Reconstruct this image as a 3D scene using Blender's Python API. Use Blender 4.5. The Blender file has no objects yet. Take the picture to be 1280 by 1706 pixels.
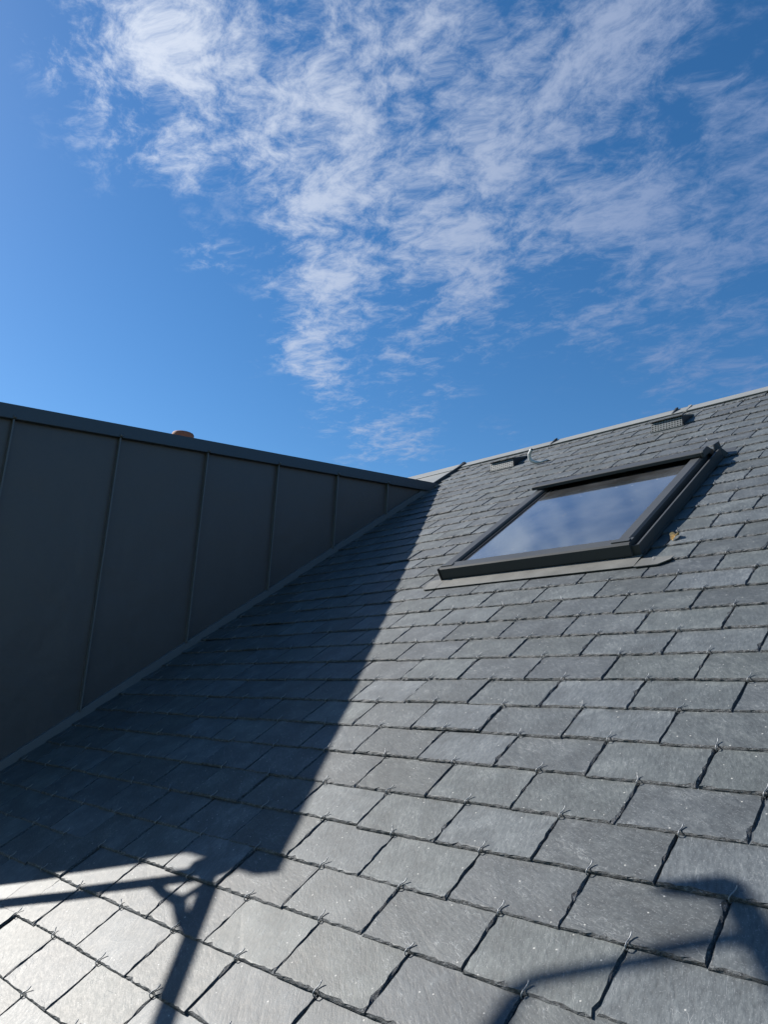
import bpy, bmesh, math, random
from mathutils import Vector, Matrix

scene = bpy.context.scene
COL = scene.collection
rnd = random.Random(7)

# ------------------------------------------------------------------ camera
CAMZ = 7.0
F_PX, IMG_H = 1226.1, 1706.0
PITCH, ROLL, YAW = math.radians(15.324), math.radians(2.568), math.radians(44.933)
RP = math.radians(35.324)                       # main roof pitch
fw = Vector((-math.sin(YAW) * math.cos(PITCH), math.cos(YAW) * math.cos(PITCH), math.sin(PITCH)))
rt0 = Vector((math.cos(YAW), math.sin(YAW), 0))
up0 = rt0.cross(fw)
rt = math.cos(ROLL) * rt0 + math.sin(ROLL) * up0
up = math.cos(ROLL) * up0 - math.sin(ROLL) * rt0
cam_d = bpy.data.cameras.new('camera')
cam_d.sensor_fit = 'VERTICAL'
cam_d.sensor_height = 36.0
cam_d.lens = 36.0 * F_PX / IMG_H
cam_d.clip_start = 0.02
cam_d.clip_end = 6000
cam = bpy.data.objects.new('camera', cam_d)
COL.objects.link(cam)
m = Matrix((rt, up, -fw)).transposed().to_4x4()
m.translation = Vector((0, 0, CAMZ))
cam.matrix_world = m
scene.camera = cam

# ------------------------------------------------------------------ light
U_ = Vector((1, 0, 0))
V_ = Vector((0, math.cos(RP), math.sin(RP)))
N_ = Vector((0, -math.sin(RP), math.cos(RP)))
SUN_A = (-1.18, 0.20)                           # sun direction in roof axes (u, v) per unit normal
sun_dir = (U_ * SUN_A[0] + V_ * SUN_A[1] + N_).normalized()
sun_el = math.asin(sun_dir.z)
sun_az = math.atan2(sun_dir.x, sun_dir.y)
sl = bpy.data.lights.new('sun', 'SUN')
sl.energy = 5.0
sl.angle = math.radians(0.53)
sl.color = (1.0, 0.95, 0.88)
so = bpy.data.objects.new('sun', sl)
COL.objects.link(so)
so.rotation_euler = (-sun_dir).to_track_quat('-Z', 'Y').to_euler()
so.location = (0, 0, 30)

world = bpy.data.worlds.new('World')
scene.world = world
world.use_nodes = True
wt = world.node_tree
wt.nodes.clear()

scene.view_settings.view_transform = 'Standard'
scene.view_settings.look = 'None'
scene.view_settings.gamma = 1.0
scene.view_settings.use_curve_mapping = False
scene.view_settings.exposure = 0.85
SKY_STRENGTH = 0.076
scene.cycles.max_bounces = 5
scene.cycles.diffuse_bounces = 3
scene.cycles.glossy_bounces = 3
scene.cycles.transmission_bounces = 3
scene.cycles.caustics_reflective = False
scene.cycles.caustics_refractive = False
scene.cycles.adaptive_threshold = 0.02


class NG:
    """small helper to chain shader nodes"""
    def __init__(self, nt):
        self.nt = nt

    def n(self, typ, **kw):
        nd = self.nt.nodes.new(typ)
        for k, v in kw.items():
            setattr(nd, k, v)
        return nd

    def put(self, sock, v):
        if hasattr(v, 'is_linked'):
            self.nt.links.new(v, sock)
        else:
            sock.default_value = v

    def math(self, op, a, b=None, c=None, clamp=False):
        nd = self.n('ShaderNodeMath', operation=op)
        nd.use_clamp = clamp
        self.put(nd.inputs[0], a)
        if b is not None:
            self.put(nd.inputs[1], b)
        if c is not None:
            self.put(nd.inputs[2], c)
        return nd.outputs[0]

    def vmath(self, op, a, b=None, out=0):
        nd = self.n('ShaderNodeVectorMath', operation=op)
        self.put(nd.inputs[0], a)
        if b is not None:
            self.put(nd.inputs[1], b)
        return nd.outputs[out]

    def noise(self, vec, scale, detail=4, rough=0.5, lac=2.0, dist=0.0, col=False, dim='3D'):
        nd = self.n('ShaderNodeTexNoise', noise_dimensions=dim)
        self.put(nd.inputs['Vector'], vec)
        nd.inputs['Scale'].default_value = scale
        nd.inputs['Detail'].default_value = detail
        nd.inputs['Roughness'].default_value = rough
        nd.inputs['Lacunarity'].default_value = lac
        nd.inputs['Distortion'].default_value = dist
        return nd.outputs['Color' if col else 'Fac']

    def ramp(self, fac, pts, interp='LINEAR'):
        nd = self.n('ShaderNodeValToRGB')
        self.put(nd.inputs[0], fac)
        cr = nd.color_ramp
        cr.interpolation = interp
        while len(cr.elements) < len(pts):
            cr.elements.new(0.5)
        for e, (p, c) in zip(cr.elements, pts):
            e.position = p
            e.color = c if len(c) == 4 else (*c, 1)
        return nd.outputs[0]

    def maprange(self, v, a, b, c=0.0, d=1.0, smooth=True):
        nd = self.n('ShaderNodeMapRange')
        nd.interpolation_type = 'SMOOTHSTEP' if smooth else 'LINEAR'
        nd.clamp = True if not smooth else nd.clamp
        self.put(nd.inputs[0], v)
        for i, x in enumerate((a, b, c, d)):
            self.put(nd.inputs[1 + i], x)
        return nd.outputs[0]

    def mix(self, fac, a, b, blend='MIX'):
        nd = self.n('ShaderNodeMix', data_type='RGBA', blend_type=blend)
        self.put(nd.inputs[0], fac)
        self.put(nd.inputs[6], a)
        self.put(nd.inputs[7], b)
        return nd.outputs[2]

    def mapping(self, vec, loc=(0, 0, 0), rot=(0, 0, 0), scale=(1, 1, 1)):
        nd = self.n('ShaderNodeMapping')
        self.put(nd.inputs['Vector'], vec)
        self.put(nd.inputs['Location'], loc)
        nd.inputs['Rotation'].default_value = rot
        nd.inputs['Scale'].default_value = scale
        return nd.outputs[0]


def pixel_ray(x, y):
    return (fw + rt * ((x - 640) / F_PX) - up * ((y - 853) / F_PX)).normalized()


def build_sky():
    g = NG(wt)
    out = g.n('ShaderNodeOutputWorld')
    bg = g.n('ShaderNodeBackground')
    bg.inputs[1].default_value = SKY_STRENGTH
    wt.links.new(bg.outputs[0], out.inputs[0])
    sky = g.n('ShaderNodeTexSky')
    sky.sky_type = 'NISHITA'
    sky.sun_disc = False
    sky.sun_elevation = sun_el
    sky.sun_rotation = sun_az
    sky.altitude = 100
    sky.air_density = 1.0
    sky.dust_density = 0.25
    sky.ozone_density = 3.0
    hsv = g.n('ShaderNodeHueSaturation')
    hsv.inputs['Saturation'].default_value = 1.28
    hsv.inputs['Value'].default_value = 1.0
    wt.links.new(sky.outputs[0], hsv.inputs['Color'])
    skycol = hsv.outputs[0]
    # cloud layer: directions projected on a level sheet overhead
    tc = g.n('ShaderNodeTexCoord').outputs['Generated']
    sep = g.n('ShaderNodeSeparateXYZ')
    wt.links.new(tc, sep.inputs[0])
    z = g.math('MAXIMUM', sep.outputs[2], 0.06)
    comb = g.n('ShaderNodeCombineXYZ')
    wt.links.new(g.math('DIVIDE', sep.outputs[0], z), comb.inputs[0])
    wt.links.new(g.math('DIVIDE', sep.outputs[1], z), comb.inputs[1])
    p = comb.outputs[0]

    def pp(x, y):
        d = pixel_ray(x, y)
        return Vector((d.x / d.z, d.y / d.z))
    blobs = CLOUD_BLOBS
    total = None
    # warp the banks' outlines so that they never read as ovals
    wv = g.math('SUBTRACT', g.noise(p, 1.8, 2, 0.55, dim='2D'), 0.5)
    sc = g.n('ShaderNodeVectorMath', operation='SCALE')
    sc.inputs[0].default_value = (0.30, -0.22, 0.0)
    wt.links.new(wv, sc.inputs['Scale'])
    pw = g.vmath('ADD', p, sc.outputs[0])
    for (cx, cy, rx, ry, ang, amp) in blobs:
        c = pp(cx, cy)
        ca, sa = math.cos(ang), math.sin(ang)
        e1 = (pp(cx + rx * ca * 0.3, cy + rx * sa * 0.3) - c) / 0.3
        e2 = (pp(cx - ry * sa * 0.3, cy + ry * ca * 0.3) - c) / 0.3
        # axes of the bank on the level sheet
        A, B, D = e1.x ** 2 + e2.x ** 2, e1.x * e1.y + e2.x * e2.y, e1.y ** 2 + e2.y ** 2
        th = 0.5 * math.atan2(2 * B, A - D)
        l1 = math.sqrt(max(1e-9, (A + D) / 2 + math.hypot((A - D) / 2, B)))
        l2 = math.sqrt(max(1e-9, (A + D) / 2 - math.hypot((A - D) / 2, B)))
        mpn = g.n('ShaderNodeMapping', vector_type='TEXTURE')
        wt.links.new(pw, mpn.inputs['Vector'])
        mpn.inputs['Location'].default_value = (c.x, c.y, 0)
        mpn.inputs['Rotation'].default_value = (0, 0, th)
        mpn.inputs['Scale'].default_value = (l1 * 1.75, l2 * 1.75, 1)
        gd_ = g.n('ShaderNodeTexGradient', gradient_type='SPHERICAL')
        wt.links.new(mpn.outputs[0], gd_.inputs[0])
        total = g.math('MULTIPLY', gd_.outputs['Fac'], amp * 1.25) if total is None else g.math('MULTIPLY_ADD', gd_.outputs['Fac'], amp * 1.25, total)
    # fine texture: rippled altocumulus, drawn out along the wind
    ph = pp(560, 420) - pp(640, 300)
    rot = -math.atan2(ph.y, ph.x)
    mp = g.mapping(p, rot=(0, 0, rot), scale=(1.0, 1.3, 1.0))
    w2 = g.math('SUBTRACT', g.noise(mp, 4.5, 2, 0.62, dim='2D'), 0.5)
    s2 = g.n('ShaderNodeVectorMath', operation='SCALE')
    s2.inputs[0].default_value = (0.08, 0.12, 0.0)
    wt.links.new(w2, s2.inputs['Scale'])
    mpw = g.vmath('ADD', mp, s2.outputs[0])
    big = g.noise(mpw, 4.0, 2, 0.5, dim='2D')
    fine = g.noise(mpw, 17.0, 6, 0.70, dim='2D')
    puff = g.math('ADD', g.math('MULTIPLY', big, 0.48), g.math('MULTIPLY', fine, 0.52))
    cover = g.math('MINIMUM', total, 1.0)
    lo = g.math('SUBTRACT', 0.585, g.math('MULTIPLY', cover, 0.25))
    alpha = g.maprange(puff, lo, g.math('ADD', lo, 0.33))
    alpha = g.math('MULTIPLY', alpha, g.maprange(cover, 0.0, 0.65, 0.0, 0.74))
    # sunlit ice cloud: brighter towards the sun, as thin cloud is
    cosang = g.vmath('DOT_PRODUCT', tc, tuple(sun_dir), out=1)
    ccol = g.mix(g.math('POWER', g.maprange(cosang, 0.22, 0.92, smooth=False), 1.5), (1.5, 2.2, 3.9, 1), (7.6, 7.9, 8.3, 1))
    col = g.mix(alpha, skycol, ccol)
    wt.links.new(col, bg.inputs[0])


# centre x, y, radius x, y (pixels of the photograph, turned into directions), angle, amount
CLOUD_BLOBS = [
    (310, 50, 290, 150, 0.1, 0.74),
    (220, 230, 110, 130, 0.3, 0.52),
    (460, 210, 200, 130, -0.1, 0.48),
    (565, 400, 100, 250, 0.45, 0.70),
    (525, 585, 50, 60, 0.2, 0.50),
    (750, 280, 150, 220, 0.5, 0.50),
    (760, 510, 170, 130, 0.5, 0.50),
    (940, 370, 160, 210, 0.6, 0.46),
    (1190, 260, 140, 210, 0.6, 0.55),
    (1050, 90, 130, 120, 0.6, 0.33),
    (1210, 580, 180, 200, 0.5, 0.74),
    (640, 720, 100, 75, 0.0, 0.76),
    (850, 730, 50, 26, 0.0, 0.46),
    (350, 430, 50, 45, 0.0, 0.50),
]
build_sky()

# ------------------------------------------------------------------ helpers


def W(u, v, n=0.0):
    """roof axes (u along the ridge, v up the slope, n off the slates) to world"""
    return U_ * u + V_ * v + N_ * (n - 1.0) + Vector((0, 0, CAMZ))


def C(x, y, z):
    """camera-relative metres to world"""
    return Vector((x, y, z + CAMZ))


def mesh_obj(name, verts, faces, mat, parent=None, smooth=False):
    me = bpy.data.meshes.new(name)
    me.from_pydata([tuple(v) for v in verts], [], faces)
    me.update()
    if mat is not None:
        me.materials.append(mat)
    if smooth:
        for p in me.polygons:
            p.use_smooth = True
    o = bpy.data.objects.new(name, me)
    COL.objects.link(o)
    if parent is not None:
        o.parent = parent
        o.matrix_parent_inverse = parent.matrix_world.inverted()
    return o


def empty(name, loc, label, cat, group=None):
    o = bpy.data.objects.new(name, None)
    o.empty_display_size = 0.1
    COL.objects.link(o)
    o.matrix_world = Matrix.Translation(loc)
    o['label'] = label
    o['category'] = cat
    if group:
        o['group'] = group
    return o


class MB:
    """collects shapes that make up one mesh"""
    def __init__(self):
        self.v = []
        self.f = []

    def add(self, vs, fs):
        k = len(self.v)
        self.v += [Vector(x) for x in vs]
        self.f += [tuple(i + k for i in f) for f in fs]
        return self

    def hexa(self, c):
        """eight corners: bottom four, top four, same order"""
        return self.add(c, [(0, 3, 2, 1), (4, 5, 6, 7), (0, 1, 5, 4), (1, 2, 6, 5), (2, 3, 7, 6), (3, 0, 4, 7)])

    def prism(self, poly, off):
        n = len(poly)
        off = Vector(off)
        vs = [Vector(p) for p in poly] + [Vector(p) + off for p in poly]
        fs = [tuple(range(n - 1, -1, -1)), tuple(range(n, 2 * n))]
        fs += [(i, (i + 1) % n, n + (i + 1) % n, n + i) for i in range(n)]
        return self.add(vs, fs)

    def tube(self, pts, r, seg=8, cap=True):
        pts = [Vector(p) for p in pts]
        rs = r if isinstance(r, (list, tuple)) else [r] * len(pts)
        k = len(self.v)
        t0 = (pts[1] - pts[0]).normalized()
        ref = Vector((0, 0, 1)) if abs(t0.z) < 0.9 else Vector((1, 0, 0))
        a = t0.cross(ref).normalized()
        for i, p in enumerate(pts):
            if i == 0:
                t = t0
            elif i == len(pts) - 1:
                t = (pts[i] - pts[i - 1]).normalized()
            else:
                t = (pts[i + 1] - pts[i - 1]).normalized()
            a = (a - t * a.dot(t)).normalized()
            b = t.cross(a)
            for j in range(seg):
                w = 2 * math.pi * j / seg
                self.v.append(p + (a * math.cos(w) + b * math.sin(w)) * rs[i])
        for i in range(len(pts) - 1):
            for j in range(seg):
                j2 = (j + 1) % seg
                self.f.append((k + i * seg + j, k + i * seg + j2, k + (i + 1) * seg + j2, k + (i + 1) * seg + j))
        if cap:
            self.f.append(tuple(k + j for j in range(seg - 1, -1, -1)))
            e = k + (len(pts) - 1) * seg
            self.f.append(tuple(e + j for j in range(seg)))
        return self

    def build(self, name, mat, parent=None, smooth=False, bevel=0.0):
        o = mesh_obj(name, self.v, self.f, mat, parent, smooth)
        bm = bmesh.new()
        bm.from_mesh(o.data)
        bmesh.ops.recalc_face_normals(bm, faces=bm.faces)
        if bevel:
            es = [e for e in bm.edges if len(e.link_faces) == 2 and e.calc_face_angle(0) > 0.5]
            bmesh.ops.bevel(bm, geom=es, offset=bevel, segments=2, profile=0.5, affect='EDGES')
        bm.to_mesh(o.data)
        bm.free()
        return o


def rbox(u0, u1, v0, v1, n0, n1):
    """box in roof axes"""
    return [W(u0, v0, n0), W(u1, v0, n0), W(u1, v1, n0), W(u0, v1, n0),
            W(u0, v0, n1), W(u1, v0, n1), W(u1, v1, n1), W(u0, v1, n1)]


def new_mat(name):
    mt = bpy.data.materials.new(name)
    mt.use_nodes = True
    nt = mt.node_tree
    return mt, NG(nt), nt.nodes['Principled BSDF'], nt


# ------------------------------------------------------------------ materials
def mat_slate():
    mt, g, b, nt = new_mat('slate')
    oi = g.n('ShaderNodeObjectInfo').outputs['Random']
    isl = g.n('ShaderNodeNewGeometry').outputs['Random Per Island']
    seed = g.math('FRACT', g.math('ADD', g.math('MULTIPLY', oi, 7.31), g.math('MULTIPLY', isl, 3.77)))
    tc = g.n('ShaderNodeTexCoord').outputs['Object']
    off = g.n('ShaderNodeCombineXYZ')
    nt.links.new(g.math('MULTIPLY', seed, 37.0), off.inputs[0])
    nt.links.new(g.math('MULTIPLY', seed, 91.0), off.inputs[1])
    nt.links.new(g.math('MULTIPLY', seed, 13.0), off.inputs[2])
    vec = g.vmath('ADD', tc, off.outputs[0])
    # riven grain runs diagonally, turned a little from slate to slate
    rot = g.n('ShaderNodeVectorRotate', rotation_type='Z_AXIS')
    nt.links.new(tc, rot.inputs['Vector'])
    nt.links.new(g.math('ADD', g.math('MULTIPLY', seed, 1.3), 0.25), rot.inputs['Angle'])
    rv = g.vmath('ADD', rot.outputs[0], off.outputs[0])
    cloud = g.noise(vec, 11, 3, 0.6)
    grain = g.noise(g.mapping(rv, scale=(1, 2.6, 1)), 55, 4, 0.68)
    fine = g.noise(vec, 330, 2, 0.6)
    scr = g.noise(g.mapping(rv, scale=(1, 7, 1)), 42, 2, 0.6, dist=0.0)
    scratch = g.maprange(scr, 0.63, 0.74)
    vn = g.noise(g.mapping(rv, scale=(1, 1.7, 1)), 16, 3, 0.62)
    vein = g.math('MULTIPLY', g.maprange(g.math('ABSOLUTE', g.math('SUBTRACT', vn, 0.5)), 0.0, 0.012, 1.0, 0.0), g.maprange(cloud, 0.50, 0.60))
    vo = g.n('ShaderNodeTexVoronoi')
    nt.links.new(vec, vo.inputs['Vector'])
    vo.inputs['Scale'].default_value = 75
    speck_sel = g.n('ShaderNodeSeparateColor')
    nt.links.new(vo.outputs['Color'], speck_sel.inputs[0])
    speck = g.math('MULTIPLY', g.maprange(vo.outputs['Distance'], 0.10, 0.17, 1.0, 0.0),
                   g.math('GREATER_THAN', speck_sel.outputs[0], 0.90))
    base = g.ramp(g.math('ADD', g.math('MULTIPLY', cloud, 0.45), g.math('MULTIPLY', grain, 0.55)),
                  [(0.34, (0.035, 0.041, 0.043)), (0.5, (0.060, 0.070, 0.0735)), (0.68, (0.107, 0.120, 0.122))])
    tone = g.maprange(seed, 0.0, 1.0, 0.76, 1.20, smooth=False)
    tint = g.n('ShaderNodeCombineColor')
    nt.links.new(tone, tint.inputs[0])
    nt.links.new(tone, tint.inputs[1])
    nt.links.new(g.math('MULTIPLY', tone, g.maprange(oi, 0, 1, 0.96, 1.05, smooth=False)), tint.inputs[2])
    col = g.mix(1.0, base, tint.outputs[0], 'MULTIPLY')
    col = g.mix(g.math('MULTIPLY', scratch, 0.34), col, (0.26, 0.275, 0.285, 1))
    col = g.mix(g.math('MULTIPLY', g.maprange(fine, 0.58, 0.72), 0.40), col, (0.25, 0.26, 0.27, 1))
    col = g.mix(g.math('MULTIPLY', vein, 0.42), col, (0.23, 0.245, 0.25, 1))
    col = g.mix(g.math('MULTIPLY', speck, 0.55), col, (0.55, 0.54, 0.50, 1))
    nt.links.new(col, b.inputs['Base Color'])
    nt.links.new(g.maprange(g.math('ADD', g.math('MULTIPLY', grain, 0.6), g.math('MULTIPLY', fine, 0.4)), 0.3, 0.7, 0.50, 0.66, smooth=False), b.inputs['Roughness'])
    b.inputs['Specular IOR Level'].default_value = 0.54
    bump = g.n('ShaderNodeBump')
    bump.inputs['Strength'].default_value = 0.5
    bump.inputs['Distance'].default_value = 0.0012
    h = g.math('ADD', g.math('MULTIPLY', grain, 1.0), g.math('ADD', g.math('MULTIPLY', fine, 0.22), g.math('MULTIPLY', cloud, 2.4)))
    h = g.math('ADD', h, g.math('MULTIPLY', vein, 0.35))
    nt.links.new(h, bump.inputs['Height'])
    nt.links.new(bump.outputs[0], b.inputs['Normal'])
    return mt


def mat_slate_edge():
    """hand-dressed, splintered edge of a slate"""
    mt, g, b, nt = new_mat('slate_edge')
    tc = g.n('ShaderNodeTexCoord').outputs['Object']
    oi = g.n('ShaderNodeObjectInfo').outputs['Random']
    vec = g.vmath('ADD', g.mapping(tc, scale=(1, 1, 2.4)), g.vmath('MULTIPLY', (31, 17, 9), oi))
    a = g.noise(vec, 130, 5, 0.7, dist=0.8)
    c = g.noise(vec, 480, 3, 0.6)
    col = g.ramp(g.math('ADD', g.math('MULTIPLY', a, 0.75), g.math('MULTIPLY', c, 0.25)),
                 [(0.40, (0.014, 0.016, 0.019)), (0.52, (0.060, 0.067, 0.073)), (0.66, (0.20, 0.21, 0.215))])
    nt.links.new(col, b.inputs['Base Color'])
    b.inputs['Roughness'].default_value = 0.62
    bump = g.n('ShaderNodeBump')
    bump.inputs['Strength'].default_value = 1.0
    bump.inputs['Distance'].default_value = 0.004
    nt.links.new(g.math('ADD', a, g.math('MULTIPLY', c, 0.3)), bump.inputs['Height'])
    nt.links.new(bump.outputs[0], b.inputs['Normal'])
    return mt


def mat_metal(name, col, rough=0.45, metallic=0.0, var=0.12, bump=0.0, scale=3.0, spec=0.5, bdist=0.004, fine_bump=0.0):
    mt, g, b, nt = new_mat(name)
    tc = g.n('ShaderNodeTexCoord').outputs['Object']
    big = g.noise(tc, scale, 4, 0.55)
    fine = g.noise(tc, scale * 60, 2, 0.5)
    f = g.math('ADD', g.math('MULTIPLY', big, 0.7), g.math('MULTIPLY', fine, 0.3))
    lo = tuple(c * (1 - var) for c in col)
    hi = tuple(c * (1 + var) for c in col)
    nt.links.new(g.ramp(f, [(0.3, lo), (0.7, hi)]), b.inputs['Base Color'])
    nt.links.new(g.maprange(f, 0.3, 0.7, rough - 0.06, rough + 0.06, smooth=False), b.inputs['Roughness'])
    b.inputs['Metallic'].default_value = metallic
    b.inputs['Specular IOR Level'].default_value = spec
    if bump or fine_bump:
        bp = g.n('ShaderNodeBump')
        bp.inputs['Strength'].default_value = max(bump, 0.2)
        bp.inputs['Distance'].default_value = bdist
        h = g.math('ADD', g.math('MULTIPLY', big, 1.0 if bump else 0.0), g.math('MULTIPLY', fine, fine_bump))
        nt.links.new(h, bp.inputs['Height'])
        nt.links.new(bp.outputs[0], b.inputs['Normal'])
    return mt


def mat_glass():
    """double glazing seen at a flat angle: strong reflection, dusty outer face"""
    mt, g, b, nt = new_mat('window_glass')
    tc = g.n('ShaderNodeTexCoord').outputs['Object']
    dust = g.noise(tc, 4.0, 5, 0.6)
    vo = g.n('ShaderNodeTexVoronoi')
    nt.links.new(tc, vo.inputs['Vector'])
    vo.inputs['Scale'].default_value = 34
    sp = g.n('ShaderNodeSeparateColor')
    nt.links.new(vo.outputs['Color'], sp.inputs[0])
    speck = g.math('MULTIPLY', g.maprange(vo.outputs['Distance'], 0.07, 0.12, 1.0, 0.0), g.math('GREATER_THAN', sp.outputs[0], 0.86))
    fr = g.n('ShaderNodeFresnel')
    fr.inputs['IOR'].default_value = 1.62
    gl = g.n('ShaderNodeBsdfGlossy')
    gl.inputs['Roughness'].default_value = 0.07
    gl.inputs['Color'].default_value = (0.86, 0.95, 1.0, 1)
    tr = g.n('ShaderNodeBsdfTransparent')
    tr.inputs['Color'].default_value = (0.62, 0.68, 0.70, 1)
    df = g.n('ShaderNodeBsdfDiffuse')
    df.inputs['Color'].default_value = (0.50, 0.52, 0.54, 1)
    m1 = g.n('ShaderNodeMixShader')
    nt.links.new(g.math('MULTIPLY', fr.outputs[0], 2.2, clamp=True), m1.inputs[0])
    nt.links.new(tr.outputs[0], m1.inputs[1])
    nt.links.new(gl.outputs[0], m1.inputs[2])
    m2 = g.n('ShaderNodeMixShader')
    nt.links.new(g.math('MAXIMUM', g.maprange(dust, 0.3, 0.8, 0.03, 0.10), g.math('MULTIPLY', speck, 0.75)), m2.inputs[0])
    nt.links.new(m1.outputs[0], m2.inputs[1])
    nt.links.new(df.outputs[0], m2.inputs[2])
    nt.links.new(m2.outputs[0], nt.nodes['Material Output'].inputs[0])
    nt.nodes.remove(b)
    return mt


M_SLATE = mat_slate()
M_EDGE = mat_slate_edge()
M_CHEEK = mat_metal('anthracite_sheet', (0.080, 0.069, 0.068), 0.42, var=0.10, bump=0.7, scale=1.3, bdist=0.035)
M_TRIM = mat_metal('anthracite_trim', (0.046, 0.055, 0.068), 0.40, var=0.05, bump=0.2, scale=1.2, bdist=0.006)
M_FRAME = mat_metal('grey_aluminium_cover', (0.056, 0.060, 0.064), 0.45, var=0.08, bump=0.0, scale=4.0, spec=0.15, fine_bump=0.4, bdist=0.0008)
M_APRON = mat_metal('apron_sheet', (0.112, 0.113, 0.106), 0.55, var=0.24, bump=0.6, scale=9.0, bdist=0.003, fine_bump=0.3)
M_ZINC = mat_metal('zinc_sheet', (0.20, 0.205, 0.195), 0.50, var=0.12, bump=0.25, scale=3.0, bdist=0.006)
M_STEEL = mat_metal('stainless_wire', (0.22, 0.23, 0.24), 0.5, metallic=0.5, var=0.1, scale=40)
M_SEAM = mat_metal('anthracite_fold', (0.105, 0.105, 0.110), 0.42, var=0.06, scale=2.0)
M_RUBBER = mat_metal('black_gasket', (0.012, 0.012, 0.013), 0.5, var=0.1)
M_DARK = mat_metal('dark_void', (0.010, 0.010, 0.011), 0.8, var=0.2)
M_GLASS = mat_glass()
M_TIMBER = mat_metal('pine', (0.72, 0.60, 0.44), 0.5, var=0.15, scale=8)
M_ROOM_DARK = mat_metal('room_dark', (0.020, 0.024, 0.032), 0.8, var=0.1)  # near-black colour stands in for the room's darkness behind the pane
M_GRILLE = mat_metal('vent_plastic', (0.105, 0.118, 0.122), 0.5, var=0.1, scale=20)
M_CABLE = mat_metal('grey_cable', (0.55, 0.56, 0.56), 0.45, var=0.1, scale=20)
M_POT = mat_metal('terracotta', (0.20, 0.075, 0.05), 0.75, var=0.3, bump=0.4, scale=14, bdist=0.006)
M_TUBE = mat_metal('galvanised_tube', (0.42, 0.43, 0.44), 0.45, metallic=0.6, var=0.15, scale=12)
M_LEAF = mat_metal('dry_leaf', (0.60, 0.43, 0.19), 0.6, var=0.35, scale=90)
M_DECK = mat_metal('roof_felt', (0.02, 0.021, 0.023), 0.85, var=0.2)


def mat_ground():
    mt, g, b, nt = new_mat('grass_ground')
    tc = g.n('ShaderNodeTexCoord').outputs['Object']
    a = g.noise(tc, 0.15, 6, 0.6)
    c = g.noise(tc, 9.0, 5, 0.7)
    col = g.ramp(g.math('ADD', g.math('MULTIPLY', a, 0.5), g.math('MULTIPLY', c, 0.5)),
                 [(0.3, (0.035, 0.055, 0.018)), (0.55, (0.07, 0.095, 0.035)), (0.75, (0.12, 0.12, 0.06))])
    nt.links.new(col, b.inputs['Base Color'])
    b.inputs['Roughness'].default_value = 0.95
    return mt


def mat_brick():
    mt, g, b, nt = new_mat('brickwork')
    tc = g.n('ShaderNodeTexCoord').outputs['Object']
    mp = g.mapping(tc, rot=(math.pi / 2, 0, 0))
    br = g.n('ShaderNodeTexBrick')
    nt.links.new(mp, br.inputs['Vector'])
    br.inputs['Scale'].default_value = 4.6
    br.inputs['Color1'].default_value = (0.28, 0.11, 0.07, 1)
    br.inputs['Color2'].default_value = (0.20, 0.08, 0.055, 1)
    br.inputs['Mortar'].default_value = (0.35, 0.33, 0.30, 1)
    br.inputs['Mortar Size'].default_value = 0.02
    nt.links.new(br.outputs[0], b.inputs['Base Color'])
    b.inputs['Roughness'].default_value = 0.85
    return mt


# ------------------------------------------------------------------ setting
bm = MB()
S = 3000
bm.add([(-S, -S, 0), (S, -S, 0), (S, S, 0), (-S, S, 0)], [(0, 1, 2, 3)])
gr = bm.build('ground', mat_ground())
gr['kind'] = 'structure'

V_EAVE, V_RIDGE = -0.75, 4.985
U_L, U_R = -9.5, 4.0
CHEEK_U = -3.62

house = empty('house', Vector((-2.5, W(0, V_RIDGE).y, 0)), 'rendered house walls under the slate roof', 'house')
ye = W(0, V_EAVE, -0.1).y + 0.35
ze = W(0, V_EAVE, -0.1).z - 0.05
yr, zr = W(0, V_RIDGE, -0.12).y, W(0, V_RIDGE, -0.12).z
yb = 2 * yr - ye
M_RENDER = mat_metal('wall_render', (0.42, 0.40, 0.36), 0.85, var=0.12, bump=0.3, scale=6)
bm = MB()
poly = [(U_L + 0.3, ye, 0), (U_L + 0.3, yb, 0), (U_L + 0.3, yb, ze), (U_L + 0.3, yr, zr - 0.25), (U_L + 0.3, ye, ze)]
bm.prism(poly, (U_R - U_L - 0.6, 0, 0))
bm.build('wall', M_RENDER, house)

# ------------------------------------------------------------------ slate roof
roof = empty('slate_roof', W(-1.5, V_EAVE, -0.05),
             'dark grey riven slate roof slope with wire hooks filling the lower picture', 'roof')
# boarding below the slates, front and back slope
bm = MB()
bm.hexa([W(U_L, V_EAVE, -0.10), W(U_R, V_EAVE, -0.10), W(U_R, V_RIDGE - 0.03, -0.10), W(U_L, V_RIDGE - 0.03, -0.10),
         W(U_L, V_EAVE, -0.030), W(U_R, V_EAVE, -0.030), W(U_R, V_RIDGE - 0.03, -0.030), W(U_L, V_RIDGE - 0.03, -0.030)])
bm.build('roof_boarding', M_DECK, roof)
rp0 = W(0, V_RIDGE, -0.012)


def BK(u, d, n):
    """back slope: d metres down from the ridge"""
    v = Vector((0, math.cos(RP), -math.sin(RP)))
    nn = Vector((0, math.sin(RP), math.cos(RP)))
    return Vector((u, 0, 0)) + rp0 + v * d + nn * n


bm = MB()
bm.hexa([BK(U_L, 0.03, -0.09), BK(U_R, 0.03, -0.09), BK(U_R, 5.7, -0.09), BK(U_L, 5.7, -0.09),
         BK(U_L, 0.03, 0), BK(U_R, 0.03, 0), BK(U_R, 5.7, 0), BK(U_L, 5.7, 0)])
bm.build('back_slope', M_SLATE, roof)

GAUGE, PITCHW, SW, ST = 0.1330, 0.2525, 0.2498, 0.0068
SLEN = 0.285
TILT = math.atan(ST / GAUGE)


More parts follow.
